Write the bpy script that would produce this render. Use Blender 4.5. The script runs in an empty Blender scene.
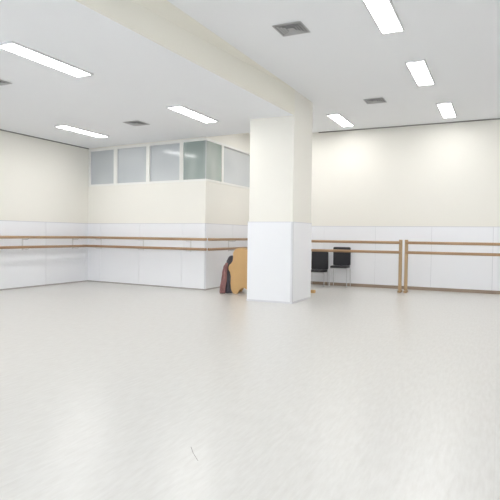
import bpy, bmesh, math, random
from mathutils import Vector, Matrix
random.seed(4)
C = bpy.context.scene.collection
F = 524.0
CAMZ = 1.15
YAW = math.radians(25.5); PITCH = math.radians(1.64); ROLL = 0.012
ROT = Matrix.Rotation(YAW,3,'Z') @ Matrix.Rotation(math.pi/2-PITCH,3,'X') @ Matrix.Rotation(ROLL,3,'Z')
ZL = 3.157      # low ceiling
ZH = 3.58       # high ceiling
def at(px, py, z):
    d = ROT @ Vector(((px-250)/F, -(py-250)/F, -1))
    t = (z-CAMZ)/d.z
    return Vector((d.x*t, d.y*t, z))
def s_on(px, P0, P1, py=190):
    """distance along wall line P0->P1 seen at photo column px"""
    d = ROT @ Vector(((px-250)/F, -(py-250)/F, -1))
    ex, ey = P1[0]-P0[0], P1[1]-P0[1]
    L = math.hypot(ex, ey); ex/=L; ey/=L
    return (P0[0]*d.y - P0[1]*d.x)/(d.x*ey - d.y*ex)

# ---------------------------------------------------------------- materials
def mat(name, col, rough=0.6, metal=0.0, bump=0.0, bscale=40, var=0.0, vscale=3, emit=None, es=0, spec=0.5):
    m = bpy.data.materials.new(name); m.use_nodes = True
    nt = m.node_tree; b = nt.nodes['Principled BSDF']
    b.inputs['Base Color'].default_value = (*col,1)
    b.inputs['Roughness'].default_value = rough
    b.inputs['Metallic'].default_value = metal
    b.inputs['Specular IOR Level'].default_value = spec
    tc = nt.nodes.new('ShaderNodeTexCoord')
    if var:
        n = nt.nodes.new('ShaderNodeTexNoise'); n.inputs['Scale'].default_value = vscale; n.inputs['Detail'].default_value = 4
        nt.links.new(tc.outputs['Object'], n.inputs['Vector'])
        r = nt.nodes.new('ShaderNodeValToRGB')
        r.color_ramp.elements[0].position=.3; r.color_ramp.elements[1].position=.7
        r.color_ramp.elements[0].color = (*[c*(1-var) for c in col],1)
        r.color_ramp.elements[1].color = (*[min(1,c*(1+var)) for c in col],1)
        nt.links.new(n.outputs['Fac'], r.inputs['Fac']); nt.links.new(r.outputs['Color'], b.inputs['Base Color'])
    if bump:
        n = nt.nodes.new('ShaderNodeTexNoise'); n.inputs['Scale'].default_value = bscale
        nt.links.new(tc.outputs['Object'], n.inputs['Vector'])
        bp = nt.nodes.new('ShaderNodeBump'); bp.inputs['Strength'].default_value = bump; bp.inputs['Distance'].default_value=.01
        nt.links.new(n.outputs['Fac'], bp.inputs['Height']); nt.links.new(bp.outputs['Normal'], b.inputs['Normal'])
    if emit:
        b.inputs['Emission Color'].default_value = (*emit,1); b.inputs['Emission Strength'].default_value = es
    return m
def wood(name, c1, c2, rough=.4, axis='X'):
    m = bpy.data.materials.new(name); m.use_nodes=True
    nt=m.node_tree; b=nt.nodes['Principled BSDF']; b.inputs['Roughness'].default_value=rough
    tc=nt.nodes.new('ShaderNodeTexCoord'); mp=nt.nodes.new('ShaderNodeMapping')
    mp.inputs['Scale'].default_value = {'X':(1,18,18),'Y':(18,1,18),'Z':(18,18,1)}[axis]
    n=nt.nodes.new('ShaderNodeTexNoise'); n.inputs['Scale'].default_value=2.5; n.inputs['Detail'].default_value=5
    r=nt.nodes.new('ShaderNodeValToRGB'); r.color_ramp.elements[0].position=.3; r.color_ramp.elements[1].position=.7
    r.color_ramp.elements[0].color=(*c1,1); r.color_ramp.elements[1].color=(*c2,1)
    nt.links.new(tc.outputs['Object'],mp.inputs['Vector']); nt.links.new(mp.outputs['Vector'],n.inputs['Vector'])
    nt.links.new(n.outputs['Fac'],r.inputs['Fac']); nt.links.new(r.outputs['Color'],b.inputs['Base Color'])
    return m
M = {}
M['cream'] = mat('cream_paint', (.86,.84,.78), .7, bump=.05, bscale=120, var=.01, vscale=.6)
M['cream2'] = mat('cream_white_paint', (.87,.85,.79), .65, bump=.05, bscale=120)
M['fascia'] = mat('warm_cream_paint', (.88,.855,.77), .65, bump=.05, bscale=120)
M['ceil'] = mat('ceiling_paint', (.915,.93,.96), .8, bump=.04, bscale=150)
M['panel'] = mat('white_laminate', (.87,.875,.90), .32, var=.008, vscale=1)
M['seam'] = mat('panel_joint_grey', (.64,.64,.67), .6)
M['gap'] = mat('painted_ceiling_gap_shade', (.26,.25,.24), .8)  # dark colour imitates the shade in the gap at the ceiling edge
M['wood_u'] = wood('upper_rail_wood', (.34,.21,.115), (.45,.29,.16), .4, 'Y')
M['wood_l'] = wood('lower_rail_wood', (.29,.165,.085), (.40,.24,.13), .4, 'Y')
M['wood_ux'] = wood('upper_rail_wood_across', (.34,.21,.115), (.45,.29,.16), .4, 'X')
M['wood_lx'] = wood('lower_rail_wood_across', (.29,.165,.085), (.40,.24,.13), .4, 'X')
M['wood_p'] = wood('pale_pine', (.38,.25,.13), (.49,.34,.19), .45, 'Z')
M['wood_s'] = wood('stand_rail_wood', (.33,.20,.105), (.43,.27,.145), .4, 'X')
M['gold'] = mat('golden_varnished_wood', (.60,.37,.15), .38, var=.06, vscale=3)
M['base'] = wood('skirting_wood', (.27,.20,.15), (.36,.28,.21), .5, 'X')
M['base2'] = mat('thin_grey_skirting', (.42,.39,.37), .6)
M['metal'] = mat('brushed_metal', (.62,.62,.63), .35, .8)
M['brk'] = mat('painted_bracket', (.70,.70,.70), .5)
M['black'] = mat('black_fabric', (.032,.032,.037), .85, bump=.3, bscale=200)
M['navy'] = mat('dark_cloth', (.10,.095,.11), .9, bump=.4, bscale=80, var=.3, vscale=8)
M['red'] = mat('dusty_red_cloth', (.30,.15,.145), .9, bump=.4, bscale=80, var=.25, vscale=8)
M['frame'] = mat('window_frame_paint', (.89,.885,.85), .45)
M['fix'] = mat('white_enamel', (.8,.8,.82), .4)
M['dif'] = mat('lit_diffuser', (1,1,1), .5, emit=(1,.99,.975), es=26)
M['dif2'] = mat('softer_lit_diffuser', (1,1,1), .5, emit=(1,.99,.975), es=19)
M['vent'] = mat('vent_grey_metal', (.45,.45,.46), .5, .2)
M['dark'] = mat('vent_dark_inside', (.08,.08,.08), .9)
M['scuff'] = mat('scuff_dark', (.22,.20,.18), .8)
M['bead'] = mat('corner_bead',(.70,.70,.73),.4)
def soft_glass(name,c0,c1,scale,rough,stretch=(1,1,1)):
    m=mat(name,c0,rough)
    nt=m.node_tree; b=nt.nodes['Principled BSDF']
    tc=nt.nodes.new('ShaderNodeTexCoord'); mp=nt.nodes.new('ShaderNodeMapping'); mp.inputs['Scale'].default_value=stretch
    n=nt.nodes.new('ShaderNodeTexNoise'); n.inputs['Scale'].default_value=scale; n.inputs['Detail'].default_value=1
    r=nt.nodes.new('ShaderNodeValToRGB'); r.color_ramp.elements[0].position=.35; r.color_ramp.elements[1].position=.65
    r.color_ramp.elements[0].color=(*c0,1); r.color_ramp.elements[1].color=(*c1,1)
    nt.links.new(tc.outputs['Object'],mp.inputs['Vector']); nt.links.new(mp.outputs['Vector'],n.inputs['Vector'])
    nt.links.new(n.outputs['Fac'],r.inputs['Fac']); nt.links.new(r.outputs['Color'],b.inputs['Base Color'])
    b.inputs['Coat Weight'].default_value=.6; b.inputs['Coat Roughness'].default_value=.1
    return m
M['glass']=soft_glass('pale_grey_glass',(.52,.55,.57),(.61,.635,.65),.8,.4,(1,1,1.6))
M['glass2']=soft_glass('green_grey_glass',(.30,.36,.34),(.46,.51,.48),1.4,.3,(1.6,1.6,.6))

def floor_mat():
    m=bpy.data.materials.new('streaked_vinyl'); m.use_nodes=True
    nt=m.node_tree; N=nt.nodes; L=nt.links; b=N['Principled BSDF']
    tc=N.new('ShaderNodeTexCoord')
    def noise(scale,map_,det,rgh,lo,hi,c0,c1):
        mp=N.new('ShaderNodeMapping'); mp.inputs['Scale'].default_value=map_
        n=N.new('ShaderNodeTexNoise'); n.inputs['Scale'].default_value=scale; n.inputs['Detail'].default_value=det; n.inputs['Roughness'].default_value=rgh
        r=N.new('ShaderNodeValToRGB'); r.color_ramp.elements[0].position=lo; r.color_ramp.elements[1].position=hi
        r.color_ramp.elements[0].color=(*c0,1); r.color_ramp.elements[1].color=(*c1,1)
        L.new(tc.outputs['Object'],mp.inputs['Vector']); L.new(mp.outputs['Vector'],n.inputs['Vector']); L.new(n.outputs['Fac'],r.inputs['Fac'])
        return r
    a=noise(7,(6,1.0,1),6,.6,.3,.7,(.585,.57,.54),(.655,.645,.62))
    sx=N.new('ShaderNodeSeparateXYZ'); L.new(tc.outputs['Object'],sx.inputs[0])
    md=N.new('ShaderNodeMath'); md.operation='PINGPONG'; md.inputs[1].default_value=1.0; L.new(sx.outputs['X'],md.inputs[0])
    lt=N.new('ShaderNodeMath'); lt.operation='LESS_THAN'; lt.inputs[1].default_value=.003; L.new(md.outputs[0],lt.inputs[0])
    mu=N.new('ShaderNodeMath'); mu.operation='MULTIPLY'; mu.inputs[1].default_value=.12; L.new(lt.outputs[0],mu.inputs[0])
    mx=N.new('ShaderNodeMixRGB'); mx.inputs[2].default_value=(.4,.39,.38,1)
    L.new(mu.outputs[0],mx.inputs[0]); L.new(a.outputs['Color'],mx.inputs[1]); L.new(mx.outputs[0],b.inputs['Base Color'])
    b.inputs['Roughness'].default_value=.29
    b.inputs['Specular IOR Level'].default_value=.48
    return m
M['floor']=floor_mat()

# ---------------------------------------------------------------- helpers
def obj(name, bm, m, parent=None, bevel=0, smooth=False):
    bmesh.ops.recalc_face_normals(bm, faces=bm.faces)
    me=bpy.data.meshes.new(name); bm.to_mesh(me); bm.free()
    me.materials.append(m)
    if smooth:
        for p in me.polygons: p.use_smooth=True
    o=bpy.data.objects.new(name, me); C.objects.link(o)
    if parent: o.parent=parent
    if bevel:
        bv=o.modifiers.new('bevel','BEVEL'); bv.width=bevel; bv.segments=2; bv.limit_method='ANGLE'
    return o
def struct(name, bm, m, parent=None, **k):
    o=obj(name,bm,m,parent,**k)
    if not parent: o['kind']='structure'
    return o
def thing(name, label, cat, loc=(0,0,0), rz=0, group=None):
    o=bpy.data.objects.new(name,None); C.objects.link(o); o.location=loc; o.rotation_euler=(0,0,rz)
    o.empty_display_size=.1
    o['label']=label; o['category']=cat
    if group: o['group']=group
    return o
def tag(o,label,cat,group=None):
    o['label']=label; o['category']=cat
    if group: o['group']=group
    return o
def hexa(bm,vs):
    vs=[bm.verts.new(v) for v in vs]
    for f in ((0,1,3,2),(4,6,7,5),(0,4,5,1),(2,3,7,6),(0,2,6,4),(1,5,7,3)):
        bm.faces.new([vs[i] for i in f])
    return bm
def bx(bm, x0,x1,y0,y1,z0,z1):
    return hexa(bm,[(x,y,z) for x in (x0,x1) for y in (y0,y1) for z in (z0,z1)])
def wb(bm, P0,P1,s0,s1,d0,d1,z0,z1):
    return hexa(bm,[wp(P0,P1,s,d,z) for s in (s0,s1) for d in (d0,d1) for z in (z0,z1)])
def wp(P0,P1,s,d,z):
    ex,ey=P1[0]-P0[0],P1[1]-P0[1]; L=math.hypot(ex,ey); ex/=L; ey/=L
    return Vector((P0[0]+ex*s+ey*d, P0[1]+ey*s-ex*d, z))
def tube(bm, pts, r, seg=12, caps=True):
    pts=[Vector(p) for p in pts]; rings=[]
    for i,p in enumerate(pts):
        t=(pts[min(i+1,len(pts)-1)]-pts[max(i-1,0)]).normalized()
        a=Vector((0,0,1)) if abs(t.z)<.9 else Vector((1,0,0))
        u=t.cross(a).normalized(); v=t.cross(u)
        rings.append([bm.verts.new(p+(u*math.cos(2*math.pi*k/seg)+v*math.sin(2*math.pi*k/seg))*r) for k in range(seg)])
    for a,b in zip(rings,rings[1:]):
        for k in range(seg): bm.faces.new((a[k],a[(k+1)%seg],b[(k+1)%seg],b[k]))
    if caps: bm.faces.new(rings[0]); bm.faces.new(rings[-1][::-1])
    return bm
def prism(bm, prof, y0, y1):
    a=[bm.verts.new((x,y0,z)) for x,z in prof]; b=[bm.verts.new((x,y1,z)) for x,z in prof]
    bm.faces.new(a); bm.faces.new(b[::-1]); n=len(prof)
    for i in range(n): bm.faces.new((a[i],b[i],b[(i+1)%n],a[(i+1)%n]))
    return bm
def loft(bm,lo,hi):
    a=[bm.verts.new(p) for p in lo]; b=[bm.verts.new(p) for p in hi]
    bm.faces.new(a[::-1]); bm.faces.new(b); n=len(a)
    for i in range(n): bm.faces.new((a[i],a[(i+1)%n],b[(i+1)%n],b[i]))
    return bm
def B(): return bmesh.new()

# ---------------------------------------------------------------- room geometry
XL=-8.87; YB=11.85; XR=6.0; YR=-4.0
A=(XL,9.62); Bc=(-5.48,9.34); D=(-5.48,YB)
CX0,CX1,CY0,CY1=-3.97,-3.15,8.25,9.20      # pillar
struct('floor', bx(B(),XL-.2,XR+.2,YR-.2,YB+.2,-.1,0), M['floor'])
EB=CX1-.0433*(CY0-YR)
ET=CX1-.012*(CY0-YR)
lo=[(XL-.1,YR,ZL),(EB,YR,ZL),(CX1,CY0,ZL),(CX1,CY1,ZL),(Bc[0],9.40,ZL),(XL-.1,9.75,ZL)]
hi=[(XL-.1,YR,ZH),(ET,YR,ZH),(CX1,CY0,ZH),(CX1,CY1,ZH),(Bc[0],9.40,ZH),(XL-.1,9.75,ZH)]
struct('ceiling_low', loft(B(),lo,hi), M['ceil'])
struct('ceiling', bx(B(),XL-.2,XR+.2,YR-.2,YB+.2,ZH,ZH+.12), M['ceil'])
t=.008
bm=B(); hexa(bm,[(EB,YR,ZL-.003),(ET,YR,ZH),(CX1,CY0-.002,ZL-.003),(CX1,CY0-.002,ZH),(EB+t,YR,ZL-.003),(ET+t,YR,ZH),(CX1+t,CY0-.002,ZL-.003),(CX1+t,CY0-.002,ZH)])
struct('trim_1', bm, M['fascia'])
bm=B(); wb(bm,(Bc[0],9.40),(CX1,CY1),0,math.hypot(CX1-Bc[0],.2),-.012,0,ZL-.003,ZH)
struct('trim_2', bm, M['cream2'])
struct('wall_left', bx(B(),XL-.2,XL,YR-.2,YB+.2,0,ZH), M['cream'])
struct('wall_back', bx(B(),XL,XR,YB,YB+.2,0,ZH), M['cream'])
struct('wall_right', bx(B(),XR,XR+.2,YR-.2,YB+.2,0,ZH), M['cream'])
bm=B()
bx(bm,XL,XR,YR-.2,YR,0,.9); bx(bm,XL,XR,YR-.2,YR,2.9,ZH)
nwin=5; wdt=(XR-XL)/nwin
for i in range(nwin+1):
    c=XL+i*wdt; bx(bm,max(XL,c-.25),min(XR,c+.25),YR-.2,YR,.9,2.9)
struct('wall_rear', bm, M['cream'])

# ---- the boxed-in office
ZW0=2.25; ZW1=ZL-.03
LF=math.hypot(Bc[0]-A[0],Bc[1]-A[1]); LS=YB-Bc[1]
struct('wall_office_front', wb(B(),A,Bc,0,LF,-.12,0,0,ZW0), M['cream2'])
struct('wall_office_side', wb(B(),Bc,D,.0,LS,-.12,0,0,ZW0), M['cream2'])
struct('wall_office_top', wb(B(),Bc,D,.07,LS,-.12,0,ZW1,ZH), M['cream2'])
bm=B(); wb(bm,A,Bc,0,LF,-.09,0,ZW1,ZL-.001); struct('wall_office_head', bm, M['cream2'])
wn=0
Fw=.044; Ft=.048
def sash(bm,P0,P1,s0,s1,l=True,r=True,f=Fw):
    wb(bm,P0,P1,s0,s1,-.09,.014,ZW0,ZW0+f); wb(bm,P0,P1,s0,s1,-.09,.014,ZW1-Ft,ZW1)
    if l: wb(bm,P0,P1,s0,s0+f,-.09,.014,ZW0+f,ZW1-Ft)
    if r: wb(bm,P0,P1,s1-f,s1,-.09,.014,ZW0+f,ZW1-Ft)
def window(P0,P1,s0,s1,gm):
    global wn
    wn+=1
    bm=B(); f=Fw; sash(bm,P0,P1,s0,s1)
    w=struct('window_%d'%wn, bm, M['frame'])
    bm=B(); t=.010
    a0,a1,z0,z1=s0+f,s1-f,ZW0+f,ZW1-Ft
    wb(bm,P0,P1,a0,a1,-.05,-.02,z0,z0+t); wb(bm,P0,P1,a0,a1,-.05,-.02,z1-t,z1)
    wb(bm,P0,P1,a0,a0+t,-.05,-.02,z0,z1); wb(bm,P0,P1,a1-t,a1,-.05,-.02,z0,z1)
    obj('window_bead',bm,M['seam'],w)
    obj('pane',wb(B(),P0,P1,a0+t,a1-t,-.045,-.035,z0+t,z1-t),gm,w)
ss=[0.02]+[s_on(p,A,Bc) for p in (115.5,148,181.5)]
for i in range(3): window(A,Bc,ss[i],ss[i+1]-.006,M['glass'])
s2=s_on(222,Bc,D)
window(Bc,D,s2,LS-.01,M['glass'])
wn+=1; bm=B(); sash(bm,A,Bc,ss[3],LF,True,False); sash(bm,Bc,D,0.0,s2,False,True)
w=struct('window_%d'%wn,bm,M['frame'])
obj('pane',wb(B(),A,Bc,ss[3]+Fw,LF-.004,-.035,-.006,ZW0+Fw,ZW1-Ft),M['glass2'],w)
obj('pane',wb(B(),Bc,D,.008,s2-Fw,-.035,-.006,ZW0+Fw,ZW1-Ft),M['glass2'],w)
bm=B(); wb(bm,A,Bc,LF-.010,LF+.0,-.008,.002,ZW0+Fw,ZW1-Ft)
obj('corner_joint',bm,M['seam'],w)

# ---- pillar
struct('wall_pillar', bx(B(),CX0+.012,CX1+.002,CY0+.0,CY1-.012,0,ZH), M['cream2'])
ZP=1.37
bm=B(); t=.014
bx(bm,CX0,CX1-.02,CY0-t,CY0+.012,.03,ZP)
bx(bm,CX1-.001,CX1+t,CY0+.02,CY1,.03,ZP)
bx(bm,CX0-t,CX0+.012,CY0,CY1,.03,ZP)
bx(bm,CX0,CX1,CY1-.012,CY1+t,.03,ZP)
struct('trim_3', bm, M['panel'])
bm=B(); bx(bm,CX1-.02,CX1+t,CY0-t,CY0+.02,.0,ZP)
bx(bm,CX0-t,CX1+t,CY0-t-.003,CY0+.01,0,.03); bx(bm,CX1-.01,CX1+t+.003,CY0-t,CY1,0,.03)
bx(bm,CX0-t,CX1+t+.003,CY0-t-.003,CY0+.01,ZP,ZP+.012); bx(bm,CX1-.01,CX1+t+.003,CY0-t,CY1,ZP,ZP+.012)
struct('trim_4', bm, M['bead'])

# ---- wainscot
tn=4
def wains(P0,P1,s0,s1,first,step,z0=.05):
    global tn
    cuts=[s0]; s=first
    while s<s1-.05:
        if s>s0+.05: cuts.append(s)
        s+=step
    cuts.append(s1)
    bm=B()
    for a,b in zip(cuts,cuts[1:]): wb(bm,P0,P1,a+.004,b-.004,0.003,.016,z0,ZP)
    tn+=1; struct('trim_%d'%tn,bm,M['panel'])
    bm=B(); wb(bm,P0,P1,s0,s1,0,.006,z0,ZP+.004); wb(bm,P0,P1,s0,s1,0,.02,ZP,ZP+.012)
    tn+=1; struct('trim_%d'%tn,bm,M['seam'])
Lw0=(XL,YR)
wains(Lw0,A,0,A[1]-YR, .32,1.2,.026)
wains(A,Bc,.0,LF, .42,1.2,.026)
wains(Bc,D,0,LS,1.2,1.2,.026)
BW0=(Bc[0],YB); BW1=(XR,YB)
wains(BW0,BW1,0,XR-Bc[0],.55,1.2,.07)
bm=B(); wb(bm,Lw0,A,0,A[1]-YR,0,.018,0,.025); struct('baseboard_left',bm,M['base2'])
bm=B(); wb(bm,A,Bc,0,LF+.018,0,.018,0,.025); wb(bm,Bc,D,0,LS,0,.018,0,.025); struct('baseboard_office',bm,M['base2'])
bm=B(); wb(bm,BW0,BW1,.02,XR-Bc[0],0,.03,0,.07); struct('baseboard_back',bm,M['base'])
bm=B(); bx(bm,XL,XL+.02,YR,A[1]-.0,ZL-.02,ZL-.0005); tn+=1; struct('trim_%d'%tn,bm,M['gap'])  # solid dark strip, the gap's shade is put into its colour
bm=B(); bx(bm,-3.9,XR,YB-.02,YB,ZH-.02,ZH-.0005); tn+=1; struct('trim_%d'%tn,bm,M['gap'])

# ---------------------------------------------------------------- wall barres
def wall_barre(label,P0,P1,s0,s1,brs,ms,zs=(1.05,.85)):
    o=wp(P0,P1,max(s0,0),.16,0)
    t=thing('wall_barre',label,'ballet barre',o)
    for z,m in zip(zs,ms):
        obj('rail',tube(B(),[wp(P0,P1,s0,.2,z)-o,wp(P0,P1,s1,.2,z)-o],.028,14),m,t)
    for s in brs:
        bm=hexa(B(),[wp(P0,P1,s+a,d,z)-o for a in (-.016,.016) for d in (.016,.022) for z in (zs[1]-.07,zs[0]+.01)])
        b=obj('bracket',bm,M['brk'],t)
        for z in zs:
            bm=tube(B(),[wp(P0,P1,s,.02,z-.045)-o,wp(P0,P1,s,.17,z-.045)-o,wp(P0,P1,s,.2,z-.02)-o],.007,8)
            obj('bracket_arm',bm,M['brk'],b)
    return t
wall_barre('long double wooden barre fixed along the left wall, running out of frame',Lw0,A,6.0,A[1]-YR-.28,[6.6,8.4,10.2,11.7,13.1],(M['wood_u'],M['wood_l']))
wall_barre('double wooden barre fixed to the front of the boxed-in office under its windows',A,Bc,.05,LF+.165,[.45,1.75,3.05],(M['wood_ux'],M['wood_lx']))
wall_barre('short double wooden barre on the office side wall, running behind the pillar',Bc,D,-.20,LS-.1,[1.0,2.1],(M['wood_u'],M['wood_l']))

# ---------------------------------------------------------------- floor-standing barres
def floor_barre(label,x0,x1,y):
    t=thing('standing_barre',label,'ballet barre',(x0,y,0),0,'floor standing barres by the back wall')
    L=x1-x0
    for x in (0,L):
        obj('post',bx(B(),x-.032,x+.032,-.03,.03,.05,1.09),M['wood_p'],t,bevel=.008)
        obj('foot',prism(B(),[(x-.032,0),(x+.032,0),(x+.032,.045),(x-.032,.045)],-.10,.12),M['wood_p'],t,bevel=.01)
    for z in (1.03,.83):
        obj('rail',tube(B(),[(.0,-.045,z),(L,-.045,z)],.029,14),M['wood_s'],t)
    return t
floor_barre('floor-standing wooden barre in front of the black chairs',-3.97,-1.85,11.10)
floor_barre('floor-standing wooden barre on the right, running out of the frame',-1.735,.37,11.11)
t=thing('wooden_stand','wooden stand behind the pillar, its foot peeking out at the right','stand',(-3.60,10.05,0))
obj('post',bx(B(),-.03,.03,-.03,.03,.05,1.05),M['wood_p'],t,bevel=.008)
obj('foot',bx(B(),-.22,.27,-.04,.04,0,.06),M['gold'],t,bevel=.01)

# ---------------------------------------------------------------- chairs
def rounded(w,h,r,n=5):
    pts=[]
    for cx,cz,a0 in ((w/2-r,h/2-r,0),(-w/2+r,h/2-r,90),(-w/2+r,-h/2+r,180),(w/2-r,-h/2+r,270)):
        for k in range(n+1):
            a=math.radians(a0+90*k/n); pts.append((cx+r*math.cos(a),cz+r*math.sin(a)))
    return pts
def black_chair(label,x,y,rz,low=0):
    t=thing('black_chair',label,'chair',(x,y,0),rz,'black chairs behind the standing barre')
    a=rounded(.39,.34,.05)
    obj('seat',loft(B(),[(p[0],p[1],.435-low) for p in a],[(p[0],p[1],.48-low) for p in a]),M['black'],t,bevel=.012)
    pr=rounded(.40,.42,.03)
    obj('backrest',prism(B(),[(p[0],p[1]+.69-low) for p in pr],.165,.20),M['black'],t,bevel=.01)
    for s in (-1,1):
        obj('leg',tube(B(),[(s*.195,-.16,0.0),(s*.19,-.15,.43-low)],.008,8),M['metal'],t)
        obj('leg',tube(B(),[(s*.195,.225,0.0),(s*.19,.19,.44-low),(s*.185,.215,.87-low)],.008,8),M['metal'],t)
    bm=B()
    tube(bm,[(-.19,-.15,.425-low),(.19,-.15,.425-low),(.19,.19,.425-low),(-.19,.19,.425-low),(-.19,-.15,.425-low)],.008,8)
    obj('seat_frame',bm,M['metal'],t)
    return t
black_chair('black chair with metal legs, the lower one right beside the pillar',-3.76,11.50,math.radians(3),.11)
black_chair('black chair with metal legs, the one further from the pillar',-3.25,11.54,math.radians(3))

# ---------------------------------------------------------------- golden wooden chair behind the pillar
t=thing('wooden_chair','golden tan wooden chair with curved sides, half hidden behind the pillar','chair',(-4.77,9.05,0),math.radians(14))
def arc(c,r,a0,a1,n=7): return [(c[0]+r*math.cos(math.radians(a0+(a1-a0)*k/n)), c[1]+r*math.sin(math.radians(a0+(a1-a0)*k/n))) for k in range(n+1)]
prof=[(.09,0),(.05,.08),(.035,.20),(.04,.34)]+arc((.09,.50),.10,225,120)+[(.075,.64),(.085,.72)]+arc((.20,.77),.12,190,75,10)+[(.28,.87),(.34,.85),(.40,.85),(.46,.865),(.52,.86),(.55,.80),(.55,0),(.46,0),(.41,.07),(.30,.12),(.22,.08),(.18,0)]
for y0 in (0,.40):
    obj('side_panel',prism(B(),prof,y0,y0+.03),M['gold'],t,bevel=.006)
obj('seat',bx(B(),.06,.50,.03,.40,.40,.43),M['gold'],t,bevel=.006)
obj('backrest',bx(B(),.49,.52,.03,.40,.44,.84),M['gold'],t,bevel=.006)

def garment(name,label,cat,cx,cy,rows,m,seed,thick=.035,amp=.022):
    """hanging cloth: rows = (z, left x, right x); folded front surface, closed body"""
    rnd=random.Random(seed); p1,p2=rnd.uniform(0,6),rnd.uniform(0,6)
    bm=B(); n=26; fr=[];bk=[]
    zs=[r[0] for r in rows]; K=28
    for i in range(K+1):
        z=zs[0]+(zs[-1]-zs[0])*i/K
        for a,b in zip(rows,rows[1:]):
            if (a[0]-z)*(b[0]-z)<=1e-9:
                f=(z-a[0])/(b[0]-a[0]); f=f*f*(3-2*f); xl=a[1]+(b[1]-a[1])*f; xr=a[2]+(b[2]-a[2])*f; break
        r1=[];r2=[]
        g=1-i/K
        for j in range(n+1):
            u=j/n; x=cx+xl+(xr-xl)*u+.005*math.sin(14*z+p1)
            edge=math.sin(math.pi*u)**.5
            y=-(thick*edge)-amp*edge*(.4+.6*(1-g))*(math.sin(13.5*u+p1+1.5*g)+.5*math.sin(23*u+p2-2*g))*.6
            r1.append(bm.verts.new((x,cy+y-.004,z))); r2.append(bm.verts.new((x,cy+thick*.5*edge+.004,z)))
        fr.append(r1);bk.append(r2)
    for a,b in zip(fr,fr[1:]):
        for j in range(n): bm.faces.new((a[j],a[j+1],b[j+1],b[j]))
    for a,b in zip(bk,bk[1:]):
        for j in range(n): bm.faces.new((a[j+1],a[j],b[j],b[j+1]))
    for k in range(K):
        bm.faces.new((fr[k][0],fr[k+1][0],bk[k+1][0],bk[k][0])); bm.faces.new((fr[k][n],bk[k][n],bk[k+1][n],fr[k+1][n]))
    for e in (0,K):
        for j in range(n): bm.faces.new((fr[e][j],fr[e][j+1],bk[e][j+1],bk[e][j]))
    return tag(obj(name,bm,m,None,smooth=True),label,cat)
garment('dark_jacket','dark grey jacket bundled against the golden tan wooden chair','jacket',-4.84,9.16,
   [(.74,.06,.10),(.70,.00,.115),(.62,-.04,.115),(.50,-.075,.11),(.36,-.10,.11),(.18,-.12,.115),(.0,-.13,.11)],M['navy'],2,.05,.05)
garment('red_cloth','dusty red garment hanging over the front of the dark jacket','garment',-4.84,9.04,
   [(.60,.01,.06),(.52,-.04,.055),(.40,-.07,.035),(.26,-.095,.025),(.12,-.115,.01),(.0,-.12,.0)],M['red'],5,.03,.03)

# ---------------------------------------------------------------- ceiling lights
def light(x,y,z,label,group,dm='dif'):
    t=thing('ceiling_light',label,'ceiling light',(x,y,z),0,group)
    L=1.22; W=.27; f=.022
    bm=B()
    bx(bm,-W/2,W/2,-L/2,-L/2+f,-.022,-.001); bx(bm,-W/2,W/2,L/2-f,L/2,-.022,-.001)
    bx(bm,-W/2,-W/2+f,-L/2+f,L/2-f,-.022,-.001); bx(bm,W/2-f,W/2,-L/2+f,L/2-f,-.022,-.001)
    obj('frame',bm,M['fix'],t)
    obj('diffuser',bx(B(),-W/2+f,W/2-f,-L/2+f,L/2-f,-.014,-.004),M[dm],t)
    return t
gl='strip lights in the lower ceiling'; gh='strip lights in the higher ceiling'
for (px,py,lab) in ((48,60,'lit strip light at the far left of the lower ceiling, largest and nearest one there'),
                    (194,114,'lit strip light in the lower ceiling nearest the pillar'),
                    (83,131,'lit strip light in the lower ceiling nearest the left wall')):
    p=at(px,py,ZL); light(p.x,p.y,ZL,lab,gl)
for (px,py,lab,dm) in ((421,73,'lit strip light in the higher ceiling, middle one of the row of three','dif'),
                    (447,110,'lit strip light closest to the back wall, last in the row of three','dif2'),
                    (341,120,'lit strip light in the higher ceiling just right of the pillar','dif2')):
    p=at(px,py,ZH); light(p.x,p.y,ZH,lab,gh,dm)
p=at(393,31,ZH); light(p.x,p.y-.61,ZH,'lit strip light cut off by the top edge, nearest of the row of three',gh)
light(-4.35,10.65,ZH,'added fill light, unseen behind the pillar',gh,'dif2')  # added out of sight to brighten the wall above the office side window
for (x,y) in ((-7.4,4.5),(-7.4,1.5),(-4.76,1.5)): light(x,y,ZL,'lit strip light in the lower ceiling, outside the frame',gl)
for (x,y) in ((2.2,10.6),(2.2,8.0),(2.2,5.4),(-1,2.4),(2.2,2.4),(-1,-.8),(2.2,-.8)): light(x,y,ZH,'lit strip light in the higher ceiling, outside the frame',gh)

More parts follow.
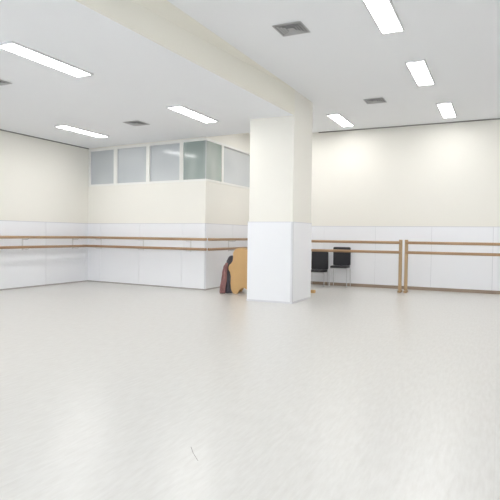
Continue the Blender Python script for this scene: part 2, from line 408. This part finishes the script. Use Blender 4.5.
# ---------------------------------------------------------------- vents
def vent(x,y,z,label):
    t=thing('air_vent',label,'air vent',(x,y,z),0,'square ceiling air vents')
    def ring(a,b,z0,z1):
        bm=B()
        o=[(-a,-a),(a,-a),(a,a),(-a,a)]; i=[(-b,-b),(b,-b),(b,b),(-b,b)]
        vo=[bm.verts.new((*p,z0)) for p in o]; vi=[bm.verts.new((*p,z1)) for p in i]
        vo2=[bm.verts.new((*p,z0+.004)) for p in o]; vi2=[bm.verts.new((*p,z1+.004)) for p in i]
        for k in range(4):
            l=(k+1)%4
            bm.faces.new((vo[k],vo[l],vi[l],vi[k])); bm.faces.new((vo2[k],vi2[k],vi2[l],vo2[l]))
            bm.faces.new((vo[k],vo2[k],vo2[l],vo[l])); bm.faces.new((vi[k],vi[l],vi2[l],vi2[k]))
        return bm
    obj('backing',bx(B(),-.16,.16,-.16,.16,-.003,-.0005),M['dark'],t)
    obj('frame',ring(.175,.152,-.010,-.012),M['vent'],t)
    for a,b in ((.140,.120),(.108,.088),(.076,.056)): obj('louvre',ring(a,b,-.014,-.008),M['vent'],t)
    obj('louvre',bx(B(),-.042,.042,-.042,.042,-.014,-.010),M['vent'],t)
for (px,py,z,lab) in ((291.5,28.5,ZH,'square grey air vent in the higher ceiling, largest one near the top edge'),
                      (375,100.5,ZH,'square grey air vent in the higher ceiling near the back wall'),
                      (136.5,123,ZL,'square grey air vent in the lower ceiling between two strip lights'),
                      (-8,81,ZL,'square grey air vent cut off by the left edge')):
    p=at(px,py,z); vent(p.x,p.y,z,lab)

# ---------------------------------------------------------------- scuff on floor
p0=at(191,447,0); p1=at(193,453,0); p2=at(198,461,0)
bm=B(); w=.0020; va=[];vb=[]
for p in (p0,p1,p2):
    va.append(bm.verts.new((p.x-w,p.y,.0012))); vb.append(bm.verts.new((p.x+w,p.y,.0012)))
for i in range(2): bm.faces.new((va[i],vb[i],vb[i+1],va[i+1]))
tag(obj('scuff_mark',bm,M['scuff']),'thin dark curved scuff mark on the pale floor in the foreground','scuff mark')

# ---------------------------------------------------------------- world + camera
w=bpy.data.worlds.new('world'); bpy.context.scene.world=w; w.use_nodes=True
w.node_tree.nodes['Background'].inputs[0].default_value=(.86,.93,1,1)
w.node_tree.nodes['Background'].inputs[1].default_value=4.7
cd=bpy.data.cameras.new('camera'); cam=bpy.data.objects.new('camera',cd); C.objects.link(cam)
cd.sensor_width=36; cd.lens=36*F/500; cd.clip_start=.05
cam.matrix_world=Matrix.Translation((0,0,CAMZ)) @ ROT.to_4x4()
bpy.context.scene.camera=cam
bpy.context.scene.view_settings.view_transform='Standard'
bpy.context.scene.view_settings.look='None'
